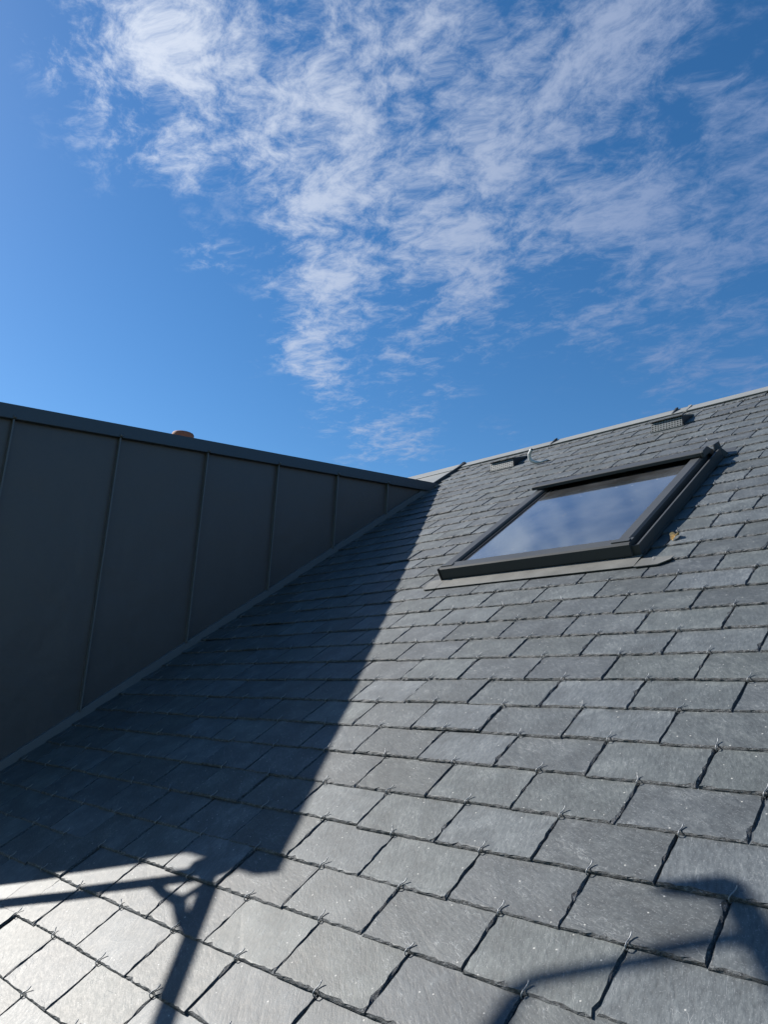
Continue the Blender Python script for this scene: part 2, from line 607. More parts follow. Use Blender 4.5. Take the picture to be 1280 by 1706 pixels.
def slate_mesh(x0, x1, length, seed, nb=20, ns=18, name='slate'):
    """one slate: ragged dressed bottom and sides, chipped bevel round the top face"""
    r = random.Random(seed)

    def edge(n, a, b, amp):
        out = []
        w = 0.0
        for i in range(n):
            t = i / n
            w = 0.55 * w + r.uniform(-amp, amp)
            p = a.lerp(b, t)
            out.append((p, w if 0 < i else 0.0))
        return out
    wob = 0.0010
    bl, br_, tr, tl = Vector((x0, 0)), Vector((x1, 0)), Vector((x1, length)), Vector((x0, length))
    for c in (bl, br_):
        c.y += r.uniform(-0.0015, 0.0015)
        c.x += r.uniform(-0.0008, 0.0008)
    # small clipped corner now and then
    outer, inner, mid = [], [], []
    segs = [(bl, br_, Vector((0, 1)), nb, 0.0044, 0.9), (br_, tr, Vector((-1, 0)), ns, 0.0050, 0.9),
            (tr, tl, Vector((0, -1)), 2, 0.001, 0.1), (tl, bl, Vector((1, 0)), ns, 0.0026, 0.7)]
    for a, b, inw, n, chm, k in segs:
        for i, (p, w) in enumerate(edge(n, a, b, wob * k)):
            t = i / n
            if n > 3 and 0 < i:
                # crowd the points into the lower, visible part of the side edges
                pass
            q = p + inw * (w * 0.8)
            outer.append(q)
            ch = chm * r.uniform(0.25, 1.35)
            if r.random() < 0.10:
                ch *= 1.9
            mch = ch * r.uniform(0.12, 0.5)
            inner.append((q + inw * ch, inw, ch))
            mid.append((q + inw * mch, -ST * r.uniform(0.32, 0.62)))
    n = len(outer)
    # corners: move the inset point in along both edges
    starts = [0, nb, nb + ns, nb + ns + 2]
    inw_prev = {0: Vector((1, 0)), nb: Vector((0, 1)), nb + ns: Vector((-1, 0)), nb + ns + 2: Vector((0, -1))}
    verts, faces, mats = [], [], []
    for i in range(n):
        q, inw, ch = inner[i]
        if i in inw_prev:
            q = q + inw_prev[i] * ch
        verts.append((q.x, q.y, r.uniform(-0.0003, 0.0003)))
    for i in range(n):
        q, z = mid[i]
        if i in inw_prev:
            q = q + inw_prev[i] * 0.0006
        verts.append((q.x, q.y, z))
    for i in range(n):
        q = outer[i]
        verts.append((q.x, q.y, -ST * r.uniform(0.94, 1.0)))
    faces.append(tuple(range(n)))
    mats.append(0)
    for i in range(n):
        j = (i + 1) % n
        faces.append((n + i, n + j, j, i))
        mats.append(1)
        faces.append((2 * n + i, 2 * n + j, n + j, n + i))
        mats.append(1)
    faces.append(tuple(range(3 * n - 1, 2 * n - 1, -1)))
    mats.append(1)
    return verts, faces, mats


def to_mesh(name, verts, faces, mats):
    me = bpy.data.meshes.new(name)
    me.from_pydata(verts, [], faces)
    me.materials.append(M_SLATE)
    me.materials.append(M_EDGE)
    me.polygons.foreach_set('material_index', mats)
    me.update()
    return me


def hook_shape(seed):
    """wire slate hook, its tail curling up over the slate's lower edge"""
    r = random.Random(seed)
    sx = r.uniform(0.003, 0.009) * (1 if r.random() < 0.9 else -1)
    k = r.uniform(0.62, 0.90)
    h = r.uniform(0.30, 0.60)
    P = [(0, 0.03, -0.0092), (0, 0.004, -0.0098), (0, -0.0045, -0.0085), (0, -0.0066, -0.0035), (0.0004, -0.0050, 0.0018),
         (0.0012, 0.0015 * k, 0.0034), (sx * 0.35, 0.008 * k, 0.0042 * h), (sx * 0.75, 0.0145 * k, 0.0065 * h), (sx, 0.0200 * k, 0.0105 * h), (sx * 1.05, 0.0235 * k, 0.0150 * h)]
    mb = MB()
    mb.tube(P, 0.00125, 6)
    return mb


HOOKS = []
for i in range(10):
    mb = hook_shape(100 + i)
    me = bpy.data.meshes.new('hook')
    me.from_pydata([tuple(v) for v in mb.v], [], mb.f)
    me.materials.append(M_STEEL)
    for p in me.polygons:
        p.use_smooth = True
    HOOKS.append((me, mb))

WIN = (-2.185, -1.205, 2.47, 3.66)              # roof window opening in the slates
APRON_V = 2.375
VENTS = ((-3.115, -2.915, 4.47), (-1.880, -1.685, 4.50))


def project(P):
    d = P - Vector((0, 0, CAMZ))
    w = d.dot(fw)
    if w < 0.05:
        return None
    return (640 + F_PX * d.dot(rt) / w, 853 - F_PX * d.dot(up) / w)


def spans(u0, u1, v0):
    """pieces of a slate left after cutting round the window, dormer and vents"""
    out = [(u0, u1)]

    def cut(lst, a, b):
        res = []
        for s, e in lst:
            if e <= a or s >= b:
                res.append((s, e))
                continue
            if a - s > 0.02:
                res.append((s, a))
            if e - b > 0.02:
                res.append((b, e))
        return res
    if APRON_V - 0.02 < v0 < WIN[3] - 0.06:
        out = cut(out, WIN[0], WIN[1])
    ym = W(0, v0 + 0.06).y
    if ym > 0.45 and v0 < 4.45:
        out = cut(out, -6.6, CHEEK_U + 0.004)
    if v0 >= 4.36:
        out = cut(out, -6.6, -3.665)
    for a, b, vv in VENTS:
        if vv - 0.03 < v0 + 0.001 < vv + 0.075:
            out = cut(out, a + 0.004, b - 0.004)
    return out


cands = []
row0 = 0.5500                                    # measured course line
k0 = int((V_EAVE - row0) / GAUGE)
k1 = int((4.87 - row0) / GAUGE)
for k in range(k0, k1 + 1):
    v0 = row0 + k * GAUGE + rnd.uniform(-0.0012, 0.0012)
    phase = -1.018 if k % 2 == 0 else -1.146      # a joint on this course
    j0 = int(((-3.75 if W(0, v0 + 0.06).y > 0.45 else -7.0) - phase) / PITCHW) - 1
    j1 = int((1.9 - phase) / PITCHW) + 1
    for j in range(j0, j1):
        uc = phase + (j + 0.5) * PITCHW
        wdt = SW + rnd.uniform(-0.0022, 0.0016)
        for (a, b) in spans(uc - wdt / 2, uc + wdt / 2, v0):
            full = (b - a) > 0.22
            cands.append(dict(k=k, v=v0, u0=a, u1=b, uc=uc, full=full, hook=(a < uc - 0.01 and b > uc + 0.01)))

for c in cands:
    pts = [project(W(c['u0'], c['v'])), project(W(c['u1'], c['v'])), project(W(c['u1'], c['v'] + GAUGE)), project(W(c['u0'], c['v'] + GAUGE))]
    area = 0.0
    if all(pts):
        cx = [min(max(p[0], 0), 1280) for p in pts]
        cy = [min(max(p[1], 0), 1706) for p in pts]
        area = abs(sum(cx[i] * cy[(i + 1) % 4] - cx[(i + 1) % 4] * cy[i] for i in range(4))) / 2
    c['area'] = area
cands.sort(key=lambda c: -c['area'])

# shared meshes for whole slates
VAR = [to_mesh('slate', *slate_mesh(-SW / 2, SW / 2, SLEN, 1000 + i)) for i in range(36)]
Nt = (N_ * math.cos(TILT) + V_ * math.sin(TILT)).normalized()
stuff_v, stuff_f, stuff_m = [], [], []
hook_v, hook_f = [], []
LOWV = [slate_mesh(-SW / 2, SW / 2, SLEN, 3000 + i, nb=10, ns=5) for i in range(20)]
bpy.context.view_layer.update()
roof_inv = roof.matrix_world.inverted()
for idx, c in enumerate(cands):
    r = random.Random(idx * 13 + 5)
    th = TILT + math.radians(r.gauss(0, 0.22))
    yaw = math.radians(r.gauss(0, 0.22))
    rollx = math.radians(r.gauss(0, 0.25))
    lift = r.uniform(0.0, 0.0016)
    if r.random() < 0.07:
        lift += r.uniform(0.002, 0.004)
    mid = (c['u0'] + c['u1']) / 2
    R = (Matrix((U_, V_, N_)).transposed().to_4x4() @ Matrix.Rotation(-th, 4, 'X') @ Matrix.Rotation(rollx, 4, 'Y') @ Matrix.Rotation(yaw, 4, 'Z'))
    T = Matrix.Translation(W(mid if not c['full'] else c['uc'], c['v'] + r.gauss(0, 0.0018), lift)) @ R
    if c['full'] and abs((c['u1'] - c['u0']) - SW) < 0.006:
        custom = None
    else:
        custom = (c['u0'] - mid, c['u1'] - mid)
        T = Matrix.Translation(W(mid, c['v'] + r.uniform(-0.002, 0.002), lift)) @ R
    hx = (c['uc'] - mid) if custom else 0.0
    if idx < 300 and c['area'] > 0:
        me = VAR[idx % len(VAR)] if custom is None else to_mesh('slate', *slate_mesh(custom[0], custom[1], SLEN, 5000 + idx))
        o = bpy.data.objects.new('slate', me)
        COL.objects.link(o)
        o.parent = roof
        o.matrix_parent_inverse = roof_inv
        o.matrix_basis = T
        if c['hook']:
            h = bpy.data.objects.new('hook', HOOKS[r.randrange(10)][0])
            COL.objects.link(h)
            h.parent = o
            h.matrix_basis = Matrix.Translation((hx + r.uniform(-0.003, 0.003), 0, 0)) @ Matrix.Rotation(r.gauss(0, 0.12), 4, 'Z')
    else:
        vs, fs, ms = LOWV[idx % 20] if custom is None else slate_mesh(custom[0], custom[1], SLEN, 5000 + idx, nb=10, ns=5)
        kk = len(stuff_v)
        stuff_v += [T @ Vector(v) for v in vs]
        stuff_f += [tuple(i + kk for i in f) for f in fs]
        stuff_m += ms
        if c['hook']:
            hm = HOOKS[r.randrange(10)][1]
            HT = T @ Matrix.Translation((hx, 0, 0)) @ Matrix.Rotation(r.gauss(0, 0.12), 4, 'Z')
            kk = len(hook_v)
            hook_v += [HT @ v for v in hm.v]
            hook_f += [tuple(i + kk for i in f) for f in hm.f]

iv = roof_inv
me = to_mesh('far_slates', [tuple(iv @ v) for v in stuff_v], stuff_f, stuff_m)
o = bpy.data.objects.new('far_slates', me)
COL.objects.link(o)
o.parent = roof
o['kind'] = 'stuff'
me = bpy.data.meshes.new('far_hooks')
me.from_pydata([tuple(iv @ v) for v in hook_v], [], hook_f)
me.materials.append(M_STEEL)
o = bpy.data.objects.new('far_hooks', me)
COL.objects.link(o)
o.parent = roof
o['kind'] = 'stuff'

# slope left of the dormer and hidden courses: plain slate sheet just over the boarding
bm = MB()
bm.hexa([W(U_L, V_EAVE, -0.028), W(-6.62, V_EAVE, -0.028), W(-6.62, 4.86, -0.028), W(U_L, 4.86, -0.028),
         W(U_L, V_EAVE, -0.012), W(-6.62, V_EAVE, -0.012), W(-6.62, 4.86, -0.012), W(U_L, 4.86, -0.012)])
bm.build('hidden_slope', M_SLATE, roof)

# ridge capping: folded metal in lengths with raised joints
joints = [U_L, -6.6, -3.70, -2.80, -1.78, -0.2, 1.8, U_R]
for i in range(len(joints) - 1):
    a, b = joints[i] + 0.001, joints[i + 1] - 0.001
    lo = 4.870 if a > -3.72 else 4.83
    prof = [(lo, 0.0025), (lo, 0.009), (lo + 0.03, 0.010), (4.980, 0.006), (4.993, 0.008)]
    front = [W(0, v, n) for v, n in prof]
    back = [BK(0, 0.010, 0.020), BK(0, 0.16, 0.022), BK(0, 0.16, 0.010)]
    pl = [Vector((a, p.y, p.z)) for p in front + back]
    bm = MB()
    bm.prism(pl, (b - a, 0, 0))
    bm.build('ridge_capping', M_ZINC, roof)
for u in (-3.695, -2.80, -1.865, -1.78):
    w = 0.010 if u != -1.78 else 0.022
    hgt = 0.024 if u != -1.78 else 0.012
    bm = MB()
    bm.prism([W(u - w / 2, 4.866, 0.004), W(u - w / 2, 4.99, 0.006), W(u - w / 2, 5.000, 0.010 + hgt * 0.4), W(u - w / 2, 4.975, hgt), W(u - w / 2, 4.88, 0.013)], (w, 0, 0))
    bm.build('ridge_joint', M_FRAME if u != -1.78 else M_ZINC, roof)

# ------------------------------------------------------------------ dormer
DY0 = 0.58                                       # front wall
TS = 0.130                                       # fall of the dormer roof


def trim_z(y):
    return 1.345 + TS * (y - 1.003)


def roof_z(y, n=0.0):
    """height of the main roof surface (camera-relative) under a point y"""
    return y * math.tan(RP) - (1.0 - n) / math.cos(RP)


dormer = empty('metal_clad_dormer', C(-5.0, DY0, roof_z(DY0)),
               'dark anthracite standing seam metal dormer cheek on the left of the slate roof', 'dormer')
TRIM_H = 0.072
U_TRIM = CHEEK_U + 0.030
# body behind the cladding (front wall, flat roof core)
yx = (trim_z(0) + 1 / math.cos(RP) - 0) / (math.tan(RP) - TS)    # where the roof edge meets the slates


def yz(x, y, z):
    return C(x, y, z)


bm = MB()
yend = (trim_z(0) - 0.03 + 1.03 / math.cos(RP)) / (math.tan(RP) - TS)
poly = [yz(-6.6, DY0, roof_z(DY0, -0.02)), yz(-6.6, DY0, trim_z(DY0) - 0.03), yz(-6.6, yend - 0.04, trim_z(yend - 0.04) - 0.03)]
bm.prism(poly, (6.6 + CHEEK_U - 0.012, 0, 0))
bm.build('core', M_DECK, dormer)
bm = MB()
bm.hexa([yz(-6.6, DY0 - 0.012, roof_z(DY0)), yz(CHEEK_U, DY0 - 0.012, roof_z(DY0)), yz(CHEEK_U, DY0 - 0.001, roof_z(DY0)), yz(-6.6, DY0 - 0.001, roof_z(DY0)),
         yz(-6.6, DY0 - 0.012, trim_z(DY0) - 0.08), yz(CHEEK_U, DY0 - 0.012, trim_z(DY0) - 0.08), yz(CHEEK_U, DY0 - 0.001, trim_z(DY0) - 0.08), yz(-6.6, DY0 - 0.001, trim_z(DY0) - 0.08)])
bm.build('front_cladding', M_CHEEK, dormer)
# flat roof sheet with overhang at the front
YO = 0.492
bm = MB()
ya, yb2 = YO, yx - 0.02
poly = [yz(-6.7, ya, trim_z(ya) - 0.030), yz(-6.7, ya, trim_z(ya) - 0.003), yz(-6.7, yb2, trim_z(yb2) - 0.003), yz(-6.7, yb2, trim_z(yb2) - 0.030)]
bm.prism(poly, (6.7 + U_TRIM - 0.004, 0, 0))
bm.build('roof_sheet', M_ZINC, dormer)
# cheek panels between the seams
seams = [1.072, 1.604, 2.136, 2.648, 3.150, 3.636]
edges_y = [DY0 - 0.012] + seams + [9.0]
for i in range(len(edges_y) - 1):
    a, b = edges_y[i] + 0.003, edges_y[i + 1] - 0.003

    def top(y):
        return trim_z(y) - TRIM_H + 0.02
    yap = (top(0) + (1 - 0.012) / math.cos(RP)) / (math.tan(RP) - TS)
    if b > yap:
        poly = [(a, roof_z(a, 0.012)), (yap, top(yap)), (a, top(a))]
    else:
        poly = [(a, roof_z(a, 0.012)), (b, roof_z(b, 0.012)), (b, top(b)), (a, top(a))]
    bm = MB()
    bm.prism([yz(CHEEK_U - 0.010, y, z) for y, z in poly], (0.010 + rnd.uniform(-0.0008, 0.0008), 0, 0))
    bm.build('cheek_panel', M_CHEEK, dormer)
for y in seams:
    z0, z1 = roof_z(y, 0.03), trim_z(y) - TRIM_H + 0.012
    bm = MB()
    bm.hexa([yz(CHEEK_U - 0.006, y - 0.0055, z0), yz(CHEEK_U + 0.024, y - 0.004, z0), yz(CHEEK_U + 0.024, y + 0.004, z0), yz(CHEEK_U - 0.006, y + 0.0055, z0),
             yz(CHEEK_U - 0.006, y - 0.0055, z1), yz(CHEEK_U + 0.024, y - 0.004, z1), yz(CHEEK_U + 0.024, y + 0.004, z1), yz(CHEEK_U - 0.006, y + 0.0055, z1)])
    s = bm.build('standing_seam', M_SEAM, dormer, bevel=0.0012)
    bm = MB()
    bm.tube([yz(CHEEK_U + 0.020, y, z1 - 0.004), yz(CHEEK_U + 0.034, y, z1 - 0.002), yz(CHEEK_U + 0.038, y, z1)], [0.009, 0.009, 0.005], 8)
    bm.build('seam_end', M_SEAM, s)
# edge trim along the top of the cheek, cut on the rake where it meets the slates
bm = MB()
ya = YO
n_end = 0.010
y_top = (trim_z(0) + (1 - n_end) / math.cos(RP)) / (math.tan(RP) - TS)
y_bot = (trim_z(0) - TRIM_H + (1 - n_end) / math.cos(RP)) / (math.tan(RP) - TS)
poly = [yz(CHEEK_U - 0.02, ya, trim_z(ya) - TRIM_H), yz(CHEEK_U - 0.02, y_bot, trim_z(y_bot) - TRIM_H), yz(CHEEK_U - 0.02, y_top, trim_z(y_top)), yz(CHEEK_U - 0.02, ya, trim_z(ya))]
bm.prism(poly, (0.02 + U_TRIM - CHEEK_U, 0, 0))
bm.build('edge_trim', M_TRIM, dormer, bevel=0.002)
bm = MB()
bm.hexa([yz(-6.7, YO - 0.02, trim_z(YO) - TRIM_H), yz(U_TRIM, YO - 0.02, trim_z(YO) - TRIM_H), yz(U_TRIM, YO - 0.001, trim_z(YO) - TRIM_H), yz(-6.7, YO - 0.001, trim_z(YO) - TRIM_H),
         yz(-6.7, YO - 0.02, trim_z(YO)), yz(U_TRIM, YO - 0.02, trim_z(YO)), yz(U_TRIM, YO - 0.001, trim_z(YO)), yz(-6.7, YO - 0.001, trim_z(YO))])
bm.build('front_trim', M_TRIM, dormer, bevel=0.002)
# flashing along the foot of the cheek
v_a, v_b = 0.05, 4.40
bm = MB()
bm.hexa([W(CHEEK_U - 0.004, v_a, -0.02), W(CHEEK_U + 0.020, v_a, -0.02), W(CHEEK_U + 0.020, v_b, -0.02), W(CHEEK_U - 0.004, v_b, -0.02),
         W(CHEEK_U - 0.004, v_a, 0.038), W(CHEEK_U + 0.014, v_a, 0.034), W(CHEEK_U + 0.014, v_b, 0.034), W(CHEEK_U - 0.004, v_b, 0.038)])
bm.build('foot_flashing', M_SEAM, dormer, bevel=0.002)
# sheet joining the dormer roof to the ridge
bm = MB()
bm.hexa(rbox(-6.6, -3.672, 4.40, 4.87, -0.028, 0.004))
bm.build('ridge_sheet', M_ZINC, dormer)
bm = MB()
bm.hexa(rbox(-3.676, -3.664, 4.47, 4.97, -0.01, 0.020))
bm.build('sheet_upstand', M_FRAME, dormer)

# ------------------------------------------------------------------ roof window
win = empty('roof_window', W(-1.69, 2.45, 0), 'closed grey framed roof window reflecting the sky, set in the slates', 'roof window')
wl, wr, wb, wtp = -2.165, -1.245, 2.455, 3.60
# kerb the sash sits on
bm = MB()
bm.hexa(rbox(wl + 0.012, wl + 0.05, wb + 0.03, wtp - 0.01, -0.06, 0.045))
bm.hexa(rbox(wr - 0.05, wr - 0.012, wb + 0.03, wtp - 0.01, -0.06, 0.045))
bm.hexa(rbox(wl + 0.05, wr - 0.05, wb + 0.03, wb + 0.07, -0.06, 0.045))
bm.hexa(rbox(wl + 0.05, wr - 0.05, wtp - 0.06, wtp - 0.01, -0.06, 0.045))
bm.build('kerb', M_RUBBER, win)
# glass and its gasket
bm = MB()
bm.hexa(rbox(wl + 0.071, wr - 0.066, wb + 0.078, wtp - 0.05, 0.030, 0.046))
bm.build('glass_pane', M_GLASS, win)
# timber sash rail, and a dark sheet painted as the unlit room behind
bm = MB()
bm.hexa(rbox(wl + 0.052, wr - 0.052, 3.43, 3.538, -0.06, 0.028))
bm.build('timber_rail', M_TIMBER, win)
bm = MB()
bm.hexa(rbox(wl + 0.05, wr - 0.05, wb + 0.07, 3.43, -0.098, -0.085))
bm.build('dark_room_sheet', M_ROOM_DARK, win)
bm = MB()
g0, g1, h0, h1 = wl + 0.058, wr - 0.056, wb + 0.066, wtp - 0.045
for q in ((g0, g0 + 0.016, h0, h1), (g1 - 0.012, g1, h0, h1), (g0 + 0.016, g1 - 0.012, h0, h0 + 0.014)):
    bm.hexa(rbox(q[0], q[1], q[2], q[3], 0.036, 0.0505))
bm.build('gasket', M_RUBBER, win)
# side covers: sloped top, lipped outer face
for sgn, a, b in ((-1, wl, wl + 0.060), (1, wr - 0.058, wr)):
    prof = [(a, 0.012), (a, 0.056), (a + 0.006, 0.064), (b - 0.008, 0.064), (b, 0.058), (b, 0.040), (b - 0.01, 0.040), (b - 0.01, 0.012)]
    if sgn > 0:
        prof = [(a, 0.046), (a, 0.060), (a + 0.006, 0.065), (b - 0.010, 0.065), (b, 0.058), (b, 0.018), (b - 0.012, 0.018), (b - 0.012, 0.046)]
    bm = MB()
    bm.prism([W(u, wb + 0.028, n) for u, n in prof], V_ * (3.50 - wb - 0.028))
    bm.build('side_cover', M_FRAME, win)
# loose lower end of the right cover: two small stacked laps and a joint across it
bm = MB()
bm.hexa(rbox(wr - 0.072, wr + 0.002, wb + 0.018, wb + 0.040, 0.058, 0.0675))
bm.build('cover_end', M_FRAME, win, bevel=0.0012)
bm = MB()
bm.hexa(rbox(wl - 0.002, wl + 0.064, wb + 0.018, wb + 0.040, 0.056, 0.0665))
bm.build('cover_end', M_FRAME, win, bevel=0.0012)
# bottom cover
prof = [(wb, 0.010), (wb, 0.056), (wb + 0.006, 0.062), (wb + 0.060, 0.062), (wb + 0.070, 0.056), (wb + 0.070, 0.046), (wb + 0.02, 0.040), (wb + 0.02, 0.010)]
bm = MB()
bm.prism([W(wl - 0.004, v, n) for v, n in prof], U_ * (wr - wl + 0.010))
bm.build('bottom_cover', M_FRAME, win)
bm = MB()
bm.hexa(rbox(wl - 0.009, wl - 0.0045, wb - 0.006, wb + 0.03, 0.000, 0.062))
bm.build('bottom_cover_cap', M_RUBBER, win)
# top hood, oversailing the glass
prof = [(3.440, 0.070), (3.440, 0.087), (3.445, 0.090), (3.505, 0.090), (3.600, 0.055), (3.640, 0.030), (3.640, 0.010), (3.60, 0.010), (3.52, 0.070)]
bm = MB()
bm.prism([W(wl - 0.012, v, n) for v, n in prof], U_ * (wr - wl + 0.012))
bm.build('top_hood', M_FRAME, win, bevel=0.0015)
bm = MB()
bm.prism([W(wr + 0.001, v, n) for v, n in [(3.433, 0.064), (3.433, 0.090), (3.445, 0.096), (3.51, 0.096), (3.55, 0.07), (3.53, 0.058)]], U_ * 0.012)
bm.build('hood_end', M_FRAME, win, bevel=0.0015)
# right-hand flashing gutter: channel and upstand
bm = MB()
bm.hexa(rbox(wr + 0.004, -1.206, wb + 0.012, 3.60, -0.004, 0.010))
bm.hexa(rbox(-1.216, -1.208, wb + 0.012, 3.60, 0.010, 0.049))
bm.hexa(rbox(wr + 0.004, -1.216, wb + 0.012, wb + 0.018, 0.010, 0.047))
bm.build('side_flashing', M_FRAME, win)
bm = MB()
bm.hexa(rbox(-2.186, wl - 0.010, wb + 0.012, 3.60, -0.004, 0.020))
bm.build('side_flashing', M_FRAME, win)
# folded corner of the top flashing
bm = MB()
bm.prism([W(-1.232, 3.545, 0.0), W(-1.232, 3.59, 0.076), W(-1.232, 3.67, 0.066), W(-1.232, 3.69, 0.0)], U_ * 0.004)
bm.prism([W(-1.228, 3.575, 0.0), W(-1.228, 3.605, 0.074), W(-1.226, 3.610, 0.072), W(-1.190, 3.640, 0.0)], V_ * 0.004)
bm.build('top_flashing_corner', M_FRAME, win)
bm = MB()
bm.hexa(rbox(-2.19, -1.175, 3.60, 3.75, -0.012, 0.001))
bm.build('top_flashing', M_FRAME, win)
# apron below the window, with the tails that run under the neighbouring slates
bm = MB()
bm.prism([W(-2.150, 2.368, 0.0015), W(-1.206, 2.370, 0.0015), W(-1.206, 2.50, 0.004), W(-2.150, 2.50, 0.004)], N_ * 0.003)
bm.build('apron', M_APRON, win)
bm = MB()
bm.prism([W(-2.255, 2.402, 0.0005), W(-2.222, 2.366, 0.0005), W(-2.153, 2.366, 0.0005), W(-2.153, 2.47, 0.0015), W(-2.255, 2.47, -0.004)], N_ * 0.004)
bm.build('apron_tail', M_APRON, win)
bm = MB()
bm.prism([W(-1.203, 2.362, 0.0015), W(-1.115, 2.364, 0.0015), W(-1.078, 2.398, 0.0015), W(-1.078, 2.44, -0.004), W(-1.203, 2.44, -0.002)], N_ * 0.004)
bm.build('apron_tail', M_APRON, win)

# ------------------------------------------------------------------ vents
vent_labels = ['perforated slate roof vent nearest the dormer, close under the ridge',
               'perforated slate roof vent above the upper right corner of the roof window']
for (a, b, vv), lab in zip(VENTS, vent_labels):
    vt = empty('roof_vent', W((a + b) / 2, vv, 0), lab, 'vent', 'perforated vents under the ridge')
    h, dv = 0.052, 0.045
    # perforated grille: square cells, each with an eight-sided hole
    nx, ny = 11, 5
    bm = MB()
    for iy in range(ny):
        for ix in range(nx):
            def P(s, t):
                s = (ix + s) / nx
                t = (iy + t) / ny
                return W(a + (b - a) * s, vv + dv * t, 0.001 + h * t)
            oc = [(0, 0), (.5, 0), (1, 0), (1, .5), (1, 1), (.5, 1), (0, 1), (0, .5)]
            ic = [(.5 + .30 * math.cos(w), .5 + .30 * math.sin(w)) for w in [math.radians(d) for d in (225, 270, 315, 0, 45, 90, 135, 180)]]
            bm.add([P(*q) for q in oc] + [P(*q) for q in ic], [(i, (i + 1) % 8, 8 + (i + 1) % 8, 8 + i) for i in range(8)])
    bm.build('grille', M_GRILLE, vt)
    bm = MB()
    bm.add([W(a, vv + 0.03, -0.006), W(b, vv + 0.03, -0.006), W(b, vv + dv + 0.02, h - 0.004), W(a, vv + dv + 0.02, h - 0.004)], [(0, 1, 2, 3)])
    bm.build('vent_throat', M_DARK, vt)
    # lip along the foot of the grille
    bm = MB()
    bm.hexa(rbox(a - 0.004, b + 0.012, vv - 0.008, vv, -0.004, 0.0035))
    bm.build('foot_lip', M_GRILLE, vt)
    # hood carrying the course above
    bm = MB()
    bm.prism([W(a - 0.004, vv + dv - 0.002, h - 0.002), W(a - 0.004, vv + dv - 0.012, h + 0.006), W(a - 0.004, vv + 0.23, 0.006), W(a - 0.004, vv + 0.23, -0.006)], U_ * (b - a + 0.008))
    bm.build('hood', M_SLATE, vt)
    for u in (a - 0.004, b):
        bm = MB()
        bm.prism([W(u, vv + 0.002, -0.005), W(u, vv + dv - 0.002, h - 0.003), W(u, vv + 0.225, -0.006)], U_ * 0.004)
        bm.build('vent_side', M_RUBBER, vt)

# ------------------------------------------------------------------ small things
cb = empty('bent_conduit', W(-2.68, 4.36, 0), 'short pale grey bent pipe end sticking up near the ridge', 'pipe')
bm = MB()
b0 = (-2.665, 4.375)
pts = [W(b0[0] + 0.075, b0[1] + 0.035, 0.004), W(b0[0] + 0.03, b0[1] + 0.01, 0.006), W(b0[0], b0[1], 0.012), W(b0[0] - 0.028, b0[1] - 0.004, 0.030),
       W(b0[0] - 0.036, b0[1], 0.055), W(b0[0] - 0.026, b0[1], 0.082), W(b0[0] - 0.004, b0[1], 0.102), W(b0[0] + 0.004, b0[1], 0.107)]
bm.tube(pts, [0.005, 0.007, 0.0115, 0.0118, 0.0118, 0.0118, 0.0118, 0.0118], 10)
bm.build('pipe', M_CABLE, cb, smooth=True)
bm = MB()
bm.tube([W(b0[0] + 0.003, b0[1], 0.1065), W(b0[0] + 0.0065, b0[1], 0.109)], 0.0088, 10)
bm.build('open_end', M_DARK, cb)

# dry leaf on the slates right of the window
lf = MB()
r = random.Random(3)
cu, cv = -1.128, 2.610
ring = []
for i in range(14):
    w = 2 * math.pi * i / 14
    rad = 0.018 * (1 + 0.28 * (i % 2) * r.uniform(0.4, 1.2))
    ring.append((cu + rad * 0.8 * math.cos(w), cv + rad * 1.35 * math.sin(w), 0.010 + 0.010 * math.cos(2 * w + 0.6) + r.uniform(0, 0.004)))
vs = [W(cu, cv, 0.006)] + [W(*q) for q in ring]
vs += [v + N_ * 0.0008 for v in vs]
fs = [(0, 1 + (i + 1) % 14, 1 + i) for i in range(14)] + [(15, 16 + i, 16 + (i + 1) % 14) for i in range(14)]
fs += [(1 + i, 1 + (i + 1) % 14, 16 + (i + 1) % 14, 16 + i) for i in range(14)]
lf.add(vs, fs)
leaf = lf.build('dry_leaf', M_LEAF)
leaf['label'] = 'small curled yellow dry leaf lying beside the roof window'
leaf['category'] = 'leaf'

# chimney behind the dormer: only the pot rim shows
cx, cy, cz = -7.73, 4.215, 3.185
chim = empty('chimney', C(cx, cy, 1.9), 'terracotta chimney pot rim just showing above the dormer edge', 'chimney')
bm = MB()
seg = 28
prof = [(0.105, -0.42), (0.118, -0.12), (0.118, -0.075), (0.132, -0.068), (0.132, -0.012), (0.126, 0.0), (0.104, 0.0), (0.100, -0.02), (0.098, -0.30)]
vs, fs = [], []
for rr, zz in prof:
    for j in range(seg):
        w = 2 * math.pi * j / seg
        vs.append(C(cx + rr * math.cos(w), cy + rr * math.sin(w), cz + zz))
for i in range(len(prof) - 1):
    for j in range(seg):
        j2 = (j + 1) % seg
        fs.append((i * seg + j, i * seg + j2, (i + 1) * seg + j2, (i + 1) * seg + j))
bm.add(vs, fs)
pot = bm.build('chimney_pot', M_POT, chim, smooth=True)
bm = MB()
bm.hexa([C(cx - .3, cy - .25, 1.2), C(cx + .3, cy - .25, 1.2), C(cx + .3, cy + .4, 1.2), C(cx - .3, cy + .4, 1.2),
         C(cx - .3, cy - .25, cz - .40), C(cx + .3, cy - .25, cz - .40), C(cx + .3, cy + .4, cz - .40), C(cx - .3, cy + .4, cz - .40)])
bm.build('stack', mat_brick(), chim)
bm = MB()
bm.hexa([C(cx - .34, cy - .29, cz - .40), C(cx + .34, cy - .29, cz - .40), C(cx + .34, cy + .44, cz - .40), C(cx - .34, cy + .44, cz - .40),
         C(cx - .34, cy - .29, cz - .35), C(cx + .34, cy - .29, cz - .35), C(cx + .34, cy + .44, cz - .35), C(cx - .34, cy + .44, cz - .35)])
bm.build('cap_slab', M_RENDER, chim)

